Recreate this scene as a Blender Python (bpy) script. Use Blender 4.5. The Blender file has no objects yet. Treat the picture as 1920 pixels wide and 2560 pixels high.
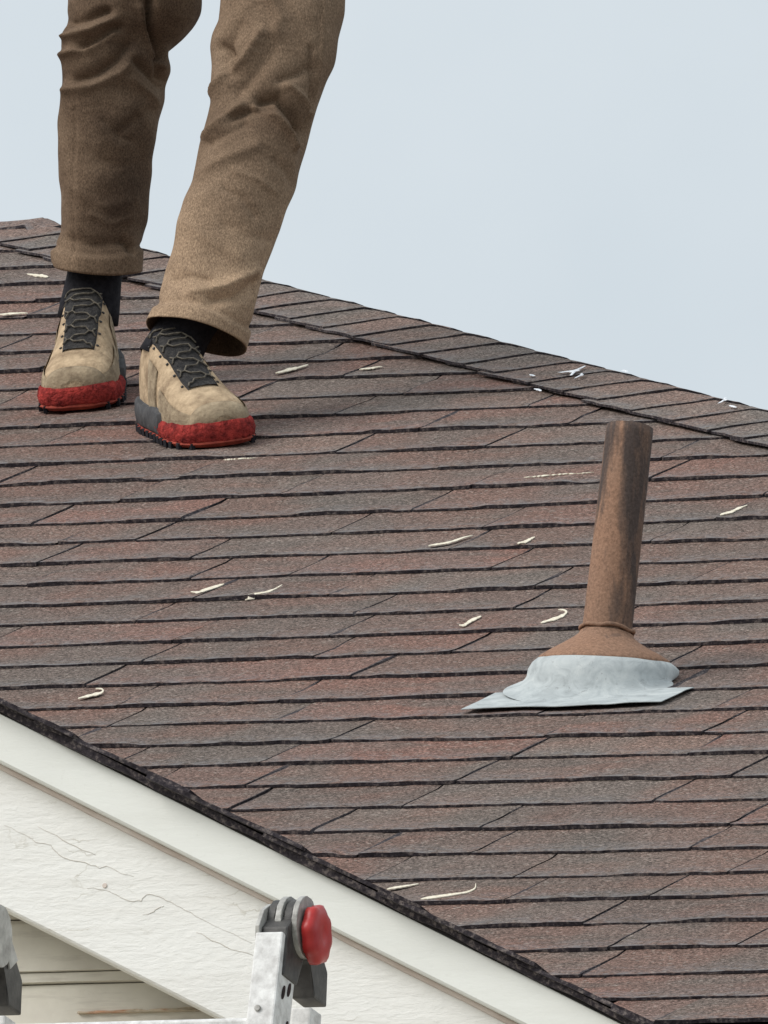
import bpy, bmesh, math, random
import numpy as np
from mathutils import Vector, Matrix
random.seed(7); RNG = np.random.default_rng(7)
SC = bpy.context.scene
COL = SC.collection

# ------------------------------------------------------------------ camera
H = 11.105                                   # height of the roof origin above the ground
CAM = np.array([11.61973, -30.85175, -9.50491 + H])
RR = np.array([0.940357, 0.333522, 0.067014])    # camera right
UU = np.array([0.032136, -0.283201, 0.958522])   # camera up
FF = np.array([-0.338667, 0.8992, 0.277028])     # camera forward
FPX = 58717.9                                # focal length in photograph pixels (1920 x 2560)
cam = bpy.data.cameras.new('camera'); camo = bpy.data.objects.new('camera', cam); COL.objects.link(camo)
camo.matrix_world = Matrix(((RR[0], UU[0], -FF[0], CAM[0]), (RR[1], UU[1], -FF[1], CAM[1]), (RR[2], UU[2], -FF[2], CAM[2]), (0, 0, 0, 1)))
cam.sensor_fit = 'VERTICAL'; cam.sensor_height = 24.0; cam.sensor_width = 18.0
cam.lens = FPX / 2560 * 24.0
cam.clip_start = 0.5; cam.clip_end = 3000
SC.camera = camo

# ------------------------------------------------------------------ sky and sun
SUN_EL, SUN_AZ = math.radians(37), math.radians(-66)   # azimuth measured from the camera's back, to its left
back = math.atan2(-FF[1], -FF[0])
az = back + SUN_AZ
sdir = Vector((math.cos(az) * math.cos(SUN_EL), math.sin(az) * math.cos(SUN_EL), math.sin(SUN_EL)))
w = bpy.data.worlds.new('World'); SC.world = w; w.use_nodes = True
nt = w.node_tree; nt.nodes.clear()
wo = nt.nodes.new('ShaderNodeOutputWorld'); bg = nt.nodes.new('ShaderNodeBackground')
sky = nt.nodes.new('ShaderNodeTexSky'); sky.sky_type = 'NISHITA'; sky.sun_disc = False
sky.sun_elevation = SUN_EL; sky.sun_rotation = math.pi / 2 - az; sky.air_density = 1.0; sky.dust_density = 3.0
cl = nt.nodes.new('ShaderNodeTexNoise'); cl.inputs['Scale'].default_value = 26.0; cl.inputs['Detail'].default_value = 5.0
tcw = nt.nodes.new('ShaderNodeTexCoord'); nt.links.new(tcw.outputs['Generated'], cl.inputs['Vector'])
cr = nt.nodes.new('ShaderNodeValToRGB')
cr.color_ramp.elements[0].position = 0.25; cr.color_ramp.elements[0].color = (5.05, 5.62, 6.00, 1)
cr.color_ramp.elements[1].position = 0.75; cr.color_ramp.elements[1].color = (6.05, 6.50, 6.75, 1)
nt.links.new(cl.outputs['Fac'], cr.inputs['Fac'])
mx = nt.nodes.new('ShaderNodeMixRGB'); mx.inputs['Fac'].default_value = 0.9      # thick even cloud over a clear sky
nt.links.new(sky.outputs['Color'], mx.inputs['Color1']); nt.links.new(cr.outputs['Color'], mx.inputs['Color2'])
nt.links.new(mx.outputs['Color'], bg.inputs['Color']); bg.inputs['Strength'].default_value = 0.10
nt.links.new(bg.outputs['Background'], wo.inputs['Surface'])
sl = bpy.data.lights.new('sun', 'SUN'); sl.energy = 1.9; sl.angle = math.radians(40); sl.color = (1.0, 0.97, 0.93)
so = bpy.data.objects.new('sun', sl); COL.objects.link(so)
so.rotation_euler = sdir.to_track_quat('Z', 'Y').to_euler(); so.location = (0, 0, 40)
SC.view_settings.view_transform = 'Standard'; SC.view_settings.look = 'None'
SC.view_settings.exposure = 0.38; SC.view_settings.gamma = 1.0
SC.view_settings.use_curve_mapping = False

# ------------------------------------------------------------------ helpers
def ray(x, y):
    d = FF + (x - 960) / FPX * RR - (y - 1280) / FPX * UU
    return d / np.linalg.norm(d)
def on_plane(q, p0, n):                        # point of the place seen at q, on the plane through p0
    d = ray(*q); n = np.asarray(n, float); t = np.dot(np.asarray(p0) - CAM, n) / np.dot(d, n); return CAM + t * d
def to_px(P):
    d = np.asarray(P) - CAM; z = d @ FF
    return np.stack([d @ RR / z * FPX + 960, -(d @ UU) / z * FPX + 1280], -1)
TP = 0.4965; CP = 1 / math.sqrt(1 + TP * TP); SP = TP * CP
NRM = np.array([0, -SP, CP])
def roof(u, v, h=0.0):                         # roof coordinates: along the courses, up the slope, above the deck
    return np.array([u, v * CP - h * SP, H + v * SP + h * CP])
def roof_uv(q, h=0.0):
    P = on_plane(q, np.array([0, 0, H]) + NRM * h, NRM) - NRM * h; return P[0], P[1] / CP

def link(name, me, parent=None, mats=()):
    o = bpy.data.objects.new(name, me); COL.objects.link(o)
    for m in mats: me.materials.append(m)
    if parent is not None: o.parent = parent
    return o
def mesh(name, V, Fc, mats, parent=None, mi=None, smooth=False):
    me = bpy.data.meshes.new(name); me.from_pydata([tuple(map(float, v)) for v in V], [], Fc); me.update()
    if not isinstance(mats, (list, tuple)): mats = [mats]
    o = link(name, me, parent, mats)
    if mi is not None: me.polygons.foreach_set('material_index', mi)
    if smooth: me.polygons.foreach_set('use_smooth', [True] * len(me.polygons))
    return o
def empty(name, loc=(0, 0, 0)):
    o = bpy.data.objects.new(name, None); COL.objects.link(o); o.location = loc; return o
def tag(o, label, cat, group=None):
    o['label'] = label; o['category'] = cat
    if group: o['group'] = group
def fix(parent):                               # keep world-space children in place under a placed empty
    for c in parent.children:
        c.matrix_parent_inverse = Matrix.Translation(parent.location).inverted()
def bm_obj(name, bm, mats, parent=None, smooth=False):
    bmesh.ops.recalc_face_normals(bm, faces=bm.faces)
    me = bpy.data.meshes.new(name); bm.to_mesh(me); bm.free()
    if not isinstance(mats, (list, tuple)): mats = [mats]
    o = link(name, me, parent, mats)
    if smooth: me.polygons.foreach_set('use_smooth', [True] * len(me.polygons))
    return o
def add_prism(bm, poly, axis0, ax, ay, az, t0, t1, bevel=0.0):     # polygon in (ax, ay) extruded along az
    A = [bm.verts.new(tuple(axis0 + p[0] * ax + p[1] * ay + t0 * az)) for p in poly]
    B = [bm.verts.new(tuple(axis0 + p[0] * ax + p[1] * ay + t1 * az)) for p in poly]
    n = len(poly); fs = [bm.faces.new(A), bm.faces.new(B[::-1])]
    for i in range(n): fs.append(bm.faces.new((A[i], B[i], B[(i + 1) % n], A[(i + 1) % n])))
    if bevel:
        es = {e for f in fs for e in f.edges}
        bmesh.ops.bevel(bm, geom=list(es), offset=bevel, segments=2, affect='EDGES', profile=0.6)
def prism(name, poly, p0, ax, ay, az, t0, t1, mat, parent, bevel=0.0, smooth=False):
    bm = bmesh.new(); add_prism(bm, poly, *(np.asarray(a, float) for a in (p0, ax, ay, az)), t0, t1, bevel)
    return bm_obj(name, bm, mat, parent, smooth)
def tube(name, pts, rad, mat, parent, seg=10, closed_ends=True):
    pts = [np.asarray(p, float) for p in pts]; n = len(pts)
    rad = rad if hasattr(rad, '__len__') else [rad] * n
    V, Fc = [], []; ref = np.array([0.31, 0.2, 0.93])
    for i, p in enumerate(pts):
        t = pts[min(i + 1, n - 1)] - pts[max(i - 1, 0)]; t /= np.linalg.norm(t)
        a = np.cross(t, ref); a /= np.linalg.norm(a); b = np.cross(t, a)
        for k in range(seg):
            th = 2 * math.pi * k / seg; V.append(p + rad[i] * (math.cos(th) * a + math.sin(th) * b))
    for i in range(n - 1):
        for k in range(seg):
            Fc.append((i * seg + k, i * seg + (k + 1) % seg, (i + 1) * seg + (k + 1) % seg, (i + 1) * seg + k))
    if closed_ends: Fc.append(tuple(range(seg))[::-1]); Fc.append(tuple(range((n - 1) * seg, n * seg)))
    return mesh(name, V, Fc, mat, parent, smooth=True)
def vnoise(n, step, amp, rng=RNG):             # smooth 1-D noise
    k = max(2, int(n / step) + 2); g = rng.normal(0, amp, k)
    return np.interp(np.linspace(0, k - 1, n), np.arange(k), g)

def rect(x0, x1, y0, y1): return [(x0, y0), (x1, y0), (x1, y1), (x0, y1)]

# ------------------------------------------------------------------ materials
class N:
    def __init__(s, name, rough=0.8, spec=0.3, metal=0.0):
        s.m = bpy.data.materials.new(name); s.m.use_nodes = True; s.t = s.m.node_tree
        s.b = s.t.nodes['Principled BSDF']; s.b.inputs['Roughness'].default_value = rough
        s.b.inputs['Specular IOR Level'].default_value = spec; s.b.inputs['Metallic'].default_value = metal
        s.tc = s.t.nodes.new('ShaderNodeTexCoord').outputs['Object']
    def n(s, kind, **kw):
        x = s.t.nodes.new(kind)
        for k, v in kw.items():
            if k in x.inputs: x.inputs[k].default_value = v
            else: setattr(x, k, v)
        return x
    def L(s, a, b): s.t.links.new(a, b)
    def vec(s, scale=(1, 1, 1), rot=(0, 0, 0)):
        mp = s.n('ShaderNodeMapping'); mp.inputs['Scale'].default_value = scale; mp.inputs['Rotation'].default_value = rot
        s.L(s.tc, mp.inputs['Vector']); return mp.outputs['Vector']
    def noise(s, scale, detail=4, rough=0.55, vec=None, dist=0.0):
        x = s.n('ShaderNodeTexNoise', Scale=scale, Detail=detail, Roughness=rough, Distortion=dist)
        s.L(vec if vec is not None else s.tc, x.inputs['Vector']); return x.outputs['Fac']
    def ramp(s, fac, stops):
        x = s.n('ShaderNodeValToRGB'); e = x.color_ramp.elements
        while len(e) < len(stops): e.new(0.5)
        for i, (p, c) in enumerate(stops):
            e[i].position = p; e[i].color = (c, c, c, 1) if not hasattr(c, '__len__') else (*c, 1)
        s.L(fac, x.inputs['Fac']); return x.outputs['Color']
    def mix(s, fac, a, b, mode='MIX'):
        x = s.n('ShaderNodeMixRGB', blend_type=mode)
        for v, i in ((fac, 'Fac'), (a, 'Color1'), (b, 'Color2')):
            if hasattr(v, 'is_linked'): s.L(v, x.inputs[i])
            elif i == 'Fac': x.inputs[i].default_value = v
            else: x.inputs[i].default_value = (*v, 1)
        return x.outputs['Color']
    def color(s, c):
        if hasattr(c, 'is_linked'): s.L(c, s.b.inputs['Base Color'])
        else: s.b.inputs['Base Color'].default_value = (*c, 1)
        return s
    def bump(s, fac, strength=0.3, dist=0.002, prev=None):
        x = s.n('ShaderNodeBump', Strength=strength, Distance=dist); s.L(fac, x.inputs['Height'])
        if prev is not None: s.L(prev, x.inputs['Normal'])
        s.L(x.outputs['Normal'], s.b.inputs['Normal']); return x.outputs['Normal']

def shingle_mat(name, stops, gain=1.0):
    s = N(name, 0.92, 0.15)
    oi = s.n('ShaderNodeObjectInfo').outputs['Random']
    tone = s.ramp(oi, stops)
    # tabs of the laminate: broad tonal steps along the course
    tabs = s.noise(1.0, 1.5, 0.5, s.vec((7.0, 3.0, 3.0)))
    c = s.mix(s.ramp(tabs, [(0.40, 0.0), (0.60, 0.85)]), tone, s.mix(1.0, tone, (1.20, 0.97, 0.91), 'MULTIPLY'))
    c = s.mix(s.ramp(s.noise(1.0, 2, 0.5, s.vec((5.0, 11, 11))), [(0.52, 0.0), (0.68, 0.6)]), c, (0.112, 0.095, 0.083))
    # mineral granules
    g = s.noise(250, 4, 0.9)
    c = s.mix(1.0, c, s.ramp(g, [(0.35, 0.06), (0.5, 0.90), (0.63, 2.5)]), 'MULTIPLY')
    g2 = s.noise(120, 4, 0.7)
    c = s.mix(1.0, c, s.ramp(g2, [(0.3, 0.62), (0.5, 1.0), (0.7, 1.42)]), 'MULTIPLY')
    vo = s.n('ShaderNodeTexVoronoi', Scale=240.0); s.L(s.tc, vo.inputs['Vector'])
    c = s.mix(s.ramp(vo.outputs['Color'], [(0.84, 0.0), (0.90, 0.65)]), c, (0.36, 0.31, 0.27))
    # worn paler edge along the butt
    at = s.n('ShaderNodeAttribute'); at.attribute_name = 'wear'
    wf = s.mix(1.0, at.outputs['Color'], s.ramp(s.noise(60, 3), [(0.38, 0.0), (0.62, 0.8)]), 'MULTIPLY')
    c = s.mix(wf, c, (0.19, 0.185, 0.19))
    s.color(s.mix(1.0, c, (gain, gain, gain), 'MULTIPLY'))
    s.bump(g, 0.5, 0.0025)
    return s.m
ROOFT = [(0.0, (0.124, 0.093, 0.080)), (0.22, (0.140, 0.114, 0.099)), (0.45, (0.146, 0.101, 0.085)), (0.62, (0.122, 0.099, 0.086)), (0.8, (0.160, 0.106, 0.089)), (0.92, (0.132, 0.100, 0.085)), (1.0, (0.152, 0.125, 0.108))]
M_SH = shingle_mat('shingle_granules', ROOFT, 1.06)
M_CAP = shingle_mat('cap_granules', [(0.0, (0.150, 0.126, 0.112)), (0.5, (0.165, 0.135, 0.118)), (1.0, (0.140, 0.122, 0.108))], 0.98)
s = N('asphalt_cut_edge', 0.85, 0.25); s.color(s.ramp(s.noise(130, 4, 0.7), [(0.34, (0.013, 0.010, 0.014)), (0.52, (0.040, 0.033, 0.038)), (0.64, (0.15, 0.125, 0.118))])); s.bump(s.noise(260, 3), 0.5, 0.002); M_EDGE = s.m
s = N('roof_underlay', 0.9, 0.2); s.color(s.ramp(s.noise(30, 4), [(0.3, (0.012, 0.011, 0.012)), (0.7, (0.03, 0.026, 0.025))])); M_DECK = s.m
s = N('chalk', 0.95, 0.1); s.color(s.ramp(s.noise(260, 3), [(0.3, (0.46, 0.38, 0.26)), (0.52, (0.82, 0.76, 0.63))])); M_CHALK = s.m
s = N('dropping', 0.8, 0.2); s.color(s.ramp(s.noise(200, 3), [(0.35, (0.62, 0.66, 0.72)), (0.6, (0.85, 0.86, 0.88))])); M_DROP = s.m
def paint(name, base, dirt, grain, bumpy):
    s = N(name, 0.62, 0.3)
    rot = (0, -math.atan(TP), 0)
    gv = s.vec((2.2, 14, 30), rot)
    c = s.mix(s.ramp(s.noise(1.0, 6, 0.62, gv, 0.6), [(0.38, 0.0), (0.75, grain)]), base, dirt)
    c = s.mix(s.ramp(s.noise(6, 4, 0.6), [(0.5, 0.0), (0.8, 0.35)]), c, tuple(x * 0.86 for x in base))
    c = s.mix(s.ramp(s.noise(150, 4, 0.7), [(0.60, 0.0), (0.76, 0.30)]), c, dirt)
    if bumpy > .3:
        wob = s.n('ShaderNodeMixRGB', blend_type='LINEAR_LIGHT'); wob.inputs['Fac'].default_value = .35
        s.L(s.vec((4.5, 4.5, 26), rot), wob.inputs['Color1'])
        nz = s.n('ShaderNodeTexNoise', Scale=30.0, Detail=4.0); s.L(s.tc, nz.inputs['Vector']); s.L(nz.outputs['Color'], wob.inputs['Color2'])
        vo = s.n('ShaderNodeTexVoronoi', Scale=1.0, feature='DISTANCE_TO_EDGE'); s.L(wob.outputs['Color'], vo.inputs['Vector'])
        crack = s.mix(1.0, s.ramp(vo.outputs['Distance'], [(0.006, 1.0), (0.022, 0.0)]), s.ramp(s.noise(11, 3), [(0.50, 0.0), (0.62, 0.75)]), 'MULTIPLY')
        c = s.mix(crack, c, (0.56, 0.53, 0.47))
    s.color(c)
    nb = s.bump(s.noise(1.0, 5, 0.6, s.vec((40, 140, 150), rot), 0.5), bumpy, 0.004)
    s.bump(s.noise(90, 4), bumpy * 0.5, 0.003, nb)
    return s.m
M_STRIP = paint('trim_paint', (0.78, 0.785, 0.74), (0.58, 0.57, 0.52), 0.25, 0.10)
M_BOARD = paint('barge_board_paint', (0.81, 0.80, 0.765), (0.62, 0.59, 0.54), 0.40, 0.42)
s = N('siding_paint', 0.7, 0.25)
c = s.mix(s.ramp(s.noise(14, 5), [(0.35, 0.0), (0.7, 0.7)]), (0.74, 0.70, 0.61), (0.58, 0.54, 0.47))
c = s.mix(s.ramp(s.noise(1, 4, 0.6, s.vec((8, 20, 60))), [(0.55, 0.0), (0.8, 0.6)]), c, (0.30, 0.26, 0.21)); s.color(c); s.bump(s.noise(60, 5), 0.3, 0.003); M_SIDE = s.m
s = N('rotten_wood', 0.9, 0.1); s.color(s.ramp(s.noise(1, 5, 0.65, s.vec((14, 30, 90))), [(0.25, (0.22, 0.16, 0.11)), (0.42, (0.50, 0.43, 0.33)), (0.56, (0.62, 0.52, 0.40)), (0.66, (0.50, 0.27, 0.17))])); s.bump(s.noise(60, 5), 0.7, 0.006); M_ROT = s.m
s = N('seam_dirt', 0.9, 0.1); s.color(s.ramp(s.noise(1, 4, 0.6, s.vec((10, 10, 10))), [(0.3, (0.56, 0.46, 0.40)), (0.7, (0.74, 0.66, 0.60))])); M_SEAM = s.m
s = N('crack_line', 0.95, 0.05); s.color((0.62, 0.585, 0.53)); M_CRACK = s.m  # flat tone, a little darker than the board paint
s = N('rust_paint', 0.85, 0.2)
c = s.mix(s.ramp(s.noise(9, 5, 0.6), [(0.35, 0.0), (0.7, 0.8)]), (0.30, 0.172, 0.112), (0.25, 0.155, 0.108))
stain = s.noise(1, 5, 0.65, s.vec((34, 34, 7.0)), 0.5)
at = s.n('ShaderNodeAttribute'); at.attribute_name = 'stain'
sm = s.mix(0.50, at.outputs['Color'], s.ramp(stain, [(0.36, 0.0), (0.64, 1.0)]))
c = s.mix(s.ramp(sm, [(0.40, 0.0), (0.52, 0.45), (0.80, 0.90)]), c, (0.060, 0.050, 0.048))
c = s.mix(1.0, c, s.ramp(s.noise(260, 3, 0.7), [(0.3, 0.7), (0.7, 1.3)]), 'MULTIPLY'); s.color(c); s.bump(s.noise(200, 4), 0.35, 0.002); M_PIPE = s.m
s = N('galvanised_lead', 0.7, 0.3, 0.0)
c = s.ramp(s.noise(26, 6, 0.6, None, 1.2), [(0.28, (0.30, 0.325, 0.33)), (0.5, (0.43, 0.465, 0.47)), (0.72, (0.54, 0.57, 0.565))])
c = s.mix(s.ramp(s.noise(60, 5, 0.65, None, 2.0), [(0.62, 0.0), (0.70, 0.7)]), c, (0.20, 0.20, 0.20)); s.color(c); s.bump(s.noise(30, 5, 0.6, None, 1.0), 0.35, 0.006); M_LEAD = s.m
def cloth():
    s = N('brown_canvas', 0.95, 0.08)
    c = s.ramp(s.noise(9, 5, 0.6), [(0.3, (0.100, 0.066, 0.045)), (0.52, (0.158, 0.108, 0.073)), (0.75, (0.225, 0.160, 0.110))])
    at = s.n('ShaderNodeAttribute'); at.attribute_name = 'dust'
    c = s.mix(s.mix(1.0, at.outputs['Color'], s.ramp(s.noise(16, 5, 0.6), [(0.2, 0.35), (0.7, 1.0)]), 'MULTIPLY'), c, (0.40, 0.282, 0.188))
    a2 = s.n('ShaderNodeAttribute'); a2.attribute_name = 'cloth_shade'  # shade on the legs, mixed into the cloth colour
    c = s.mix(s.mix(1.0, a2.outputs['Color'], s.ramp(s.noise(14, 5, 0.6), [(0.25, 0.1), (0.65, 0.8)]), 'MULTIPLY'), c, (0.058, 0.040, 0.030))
    weave = s.noise(1, 3, 0.75, s.vec((520, 520, 260)))
    c = s.mix(1.0, c, s.ramp(weave, [(0.3, 0.50), (0.5, 1.0), (0.7, 1.62)]), 'MULTIPLY')
    c = s.mix(s.ramp(s.noise(210, 3, 0.7), [(0.70, 0.0), (0.78, 0.35)]), c, (0.42, 0.36, 0.29))
    s.color(c); nb = s.bump(weave, 0.35, 0.0015); nb = s.bump(s.noise(38, 4, 0.6), 0.35, 0.006, nb)
    cz = s.n('ShaderNodeTexNoise', Scale=1.0, Detail=3.0, Distortion=1.2); cz.noise_type = 'RIDGED_MULTIFRACTAL'; s.L(s.vec((16, 16, 24), (0.3, 0.5, 0)), cz.inputs['Vector'])
    s.bump(cz.outputs['Fac'], 0.30, 0.010, nb); return s.m
M_CLOTH = cloth()
def speck(name, a, b, scale, rough=0.85, bump=0.4, spec=0.2, dist=0.002):
    s = N(name, rough, spec); s.color(s.ramp(s.noise(scale, 5, 0.65), [(0.32, a), (0.68, b)])); s.bump(s.noise(scale * 3, 4), bump, dist); return s.m
M_SUEDE = speck('tan_suede', (0.26, 0.185, 0.12), (0.62, 0.47, 0.31), 34, 0.95, 0.8, 0.1, 0.004)
M_TOE = speck('grey_tan_rubber', (0.20, 0.15, 0.10), (0.44, 0.35, 0.24), 42, 0.9, 0.7, 0.15, 0.004)
M_RED = speck('red_foam', (0.10, 0.012, 0.013), (0.50, 0.060, 0.050), 60, 0.9, 1.0, 0.15, 0.006)
M_GREYSOLE = speck('dark_grey_foam', (0.045, 0.046, 0.05), (0.10, 0.098, 0.10), 60)
M_ORANGE = speck('orange_red_rubber', (0.20, 0.035, 0.028), (0.42, 0.085, 0.055), 60)
M_BLACK = speck('black_fabric', (0.006, 0.006, 0.009), (0.022, 0.021, 0.026), 120)
M_MESH = speck('black_lace_panel', (0.010, 0.010, 0.012), (0.060, 0.055, 0.052), 170, 0.7, 0.9, 0.3, 0.004)
M_LACE = speck('grey_lace', (0.06, 0.054, 0.046), (0.20, 0.175, 0.14), 200)
M_RAIL = speck('painted_aluminium', (0.50, 0.49, 0.48), (0.84, 0.84, 0.83), 60, 0.45, 0.2, 0.45)
M_RAILD = speck('scuffed_aluminium', (0.30, 0.285, 0.28), (0.50, 0.49, 0.48), 45, 0.45, 0.2, 0.45)
M_PLAST = speck('charcoal_plastic', (0.030, 0.028, 0.028), (0.085, 0.08, 0.075), 40, 0.5, 0.3, 0.4)
M_STEEL = speck('hinge_steel', (0.20, 0.19, 0.175), (0.52, 0.51, 0.48), 35, 0.35, 0.3, 0.5)
M_KNOB = speck('red_plastic', (0.36, 0.018, 0.020), (0.50, 0.036, 0.030), 22, 0.38, 0.15, 0.45)
M_HOLE = speck('dark_hole', (0.02, 0.014, 0.014), (0.05, 0.03, 0.03), 60)
M_GROUND = speck('pale_ground', (0.26, 0.245, 0.20), (0.36, 0.34, 0.29), 3, 0.95)  # unseen ground, made pale to bounce more light onto the gable

# ------------------------------------------------------------------ ground
def ground_z(x, y):
    t = min(1, max(0, (y + 26) / 16)); return 3.2 * t * t * (3 - 2 * t)
xs = np.concatenate([np.linspace(-600, -40, 8), np.linspace(-30, 40, 15), np.linspace(60, 600, 8)])
ys = np.concatenate([np.linspace(-600, -60, 8), np.linspace(-50, 20, 29), np.linspace(40, 900, 8)])
V = [(x, y, ground_z(x, y)) for y in ys for x in xs]; nx = len(xs)
Fc = [(j * nx + i, j * nx + i + 1, (j + 1) * nx + i + 1, (j + 1) * nx + i) for j in range(len(ys) - 1) for i in range(nx - 1)]
g = mesh('ground', V, Fc, M_GROUND, smooth=True); g['kind'] = 'structure'
GZ = 3.2

# ------------------------------------------------------------------ house
HC = 1.018                      # hip axis: x + y = HC
YR = 2.618                      # ridge
YE = -4.0                      # eave of the main slope
XA = HC - YR                   # apex where hip and ridge meet
house = empty('house', (0, 0, GZ))
tag(house, 'house with brown shingled hip roof and white trimmed front gable', 'house')
zr_ = H + TP * YR; ze = H + TP * YE; XE = HC - YE; XW = -9.0; YB = 2 * YR - YE
# body below the roof
bm = bmesh.new()
add_prism(bm, [(XW + .4, YE + .4), (XE - .4, YE + .4), (XE - .4, YB - .4), (XW + .4, YB - .4)], np.zeros(3), np.array([1., 0, 0]), np.array([0, 1., 0]), np.array([0, 0, 1.]), GZ - .6, ze - .12)
bm_obj('wall', bm, M_SIDE, house)
# main slope: deck + shingles
D = 0.003
main = mesh('main_roof', [(XW, YE, ze - D), (XE, YE, ze - D), (XA, YR, zr_ - D), (XW, YR, zr_ - D)] +
            [(XW, YE, ze - .12), (XE, YE, ze - .12), (XA, YR, zr_ - .12), (XW, YR, zr_ - .12)],
            [(0, 1, 2, 3), (7, 6, 5, 4), (0, 4, 5, 1), (3, 2, 6, 7), (0, 3, 7, 4)], M_DECK, house)
mesh('hip_end_roof', [(XE, YE, ze - D), (XE, YB, ze - D), (XA, YR, zr_ - D), (XE, YE, ze - .12), (XE, YB, ze - .12), (XA, YR, zr_ - .12)],
     [(0, 1, 2), (5, 4, 3), (0, 3, 4, 1)], M_SH, house)
mesh('back_roof', [(XE, YB, ze - D), (XW, YB, ze - D), (XW, YR, zr_ - D), (XA, YR, zr_ - D), (XE, YB, ze - .12), (XW, YB, ze - .12), (XW, YR, zr_ - .12), (XA, YR, zr_ - .12)],
     [(0, 1, 2, 3), (7, 6, 5, 4), (0, 4, 5, 1)], M_SH, house)

V0, EX = 0.862, 0.17875
LINE = {-9: (-0.0052, 0), -8: (-0.0005, 0), -7: (-0.0005, 0), -6: (0.0181, 0), -5: (0.0187, 0), -4: (0.0183, 0), -3: (0.0129, 0), -2: (0.0188, 0), -1: (0.0181, 0.01), 0: (0.0281, 0.0326), 1: (0.0232, 0.0291), 2: (0.0177, 0.0266), 3: (0.0153, 0.0294), 4: (0.0042, 0.0358), 5: (-0.0072, 0.0328), 6: (-0.0094, 0.014), 7: (-0.0116, 0.011), 8: (-0.0147, 0.0132), 9: (-0.0194, 0.0124), 10: (-0.0095, 0.0021), 11: (-0.0138, 0.0087), 12: (-0.0027, 0.0057), 13: (-0.0062, -0.0035), 14: (0.0011, -0.0111), 15: (0.0224, -0.0227), 16: (0.0455, -0.0473), 17: (0.0508, -0.0343), 18: (0.0618, -0.0446), 19: (0.0667, -0.0494), 20: (0.0623, -0.0471), 21: (0.0727, -0.0556), 22: (0.0356, -0.03), 23: (-0.0015, 0), 24: (-0.0013, 0), 25: (-0.0055, 0), 26: (-0.0133, 0), 27: (-0.0067, 0)}
JOINT = {1: [-0.785, -0.188, 0.044], 2: [-0.558, -0.259, -0.023], 3: [-0.728, -0.434, -0.035, 0.312], 4: [-0.461, -0.209, 0.085, 0.357], 5: [-0.533, -0.296, 0.054], 6: [-0.422, -0.304, -0.006, 0.231, 0.586], 7: [-0.388, -0.16, 0.243, 0.543], 8: [-0.343, -0.096, 0.059, 0.37], 9: [-0.022, 0.188, 0.493, 0.727], 10: [-0.05, 0.284, 0.52], 11: [-0.222, 0.074, 0.311], 12: [0.087, 0.345, 0.55], 13: [0.064, 0.462], 14: [0.178, 0.42, 0.994], 15: [0.223, 0.473, 1.116], 16: [0.212, 0.617, 0.931, 1.166], 17: [0.345, 0.572, 0.937, 1.196], 18: [0.452, 0.613, 0.922, 1.32], 19: [0.652, 0.902, 1.267], 20: [0.836, 1.079, 1.441], 21: [0.97, 1.132, 1.44], 22: [1.046, 1.254, 1.559], 23: [1.307, 1.505], 24: [1.474], 25: [1.571, 1.747], 26: [1.596], 27: [1.632], 28: [1.815], 0: [-0.381, -0.081], -1: [-1.006, -0.34], -2: [-0.877, -.5], -3: [-1.05, -.62], -4: [-1.195, -.8], -5: [-1.0], -6: [-1.271], -7: [-1.32]}
def vline(k, u):
    a, b = LINE.get(k, (0.0, 0.0)); return V0 - k * EX + a + b * u
TB = 0.0050
RA, RB = -1.0031, -0.4979      # front gable rake: z - H = RA + RB x
JL = {}
def joint_line(k, u):          # both neighbours follow the same uneven cut
    key = (k, round(u, 4))
    if key not in JL: JL[key] = vnoise(5, 1, .0026)
    return JL[key]
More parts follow.
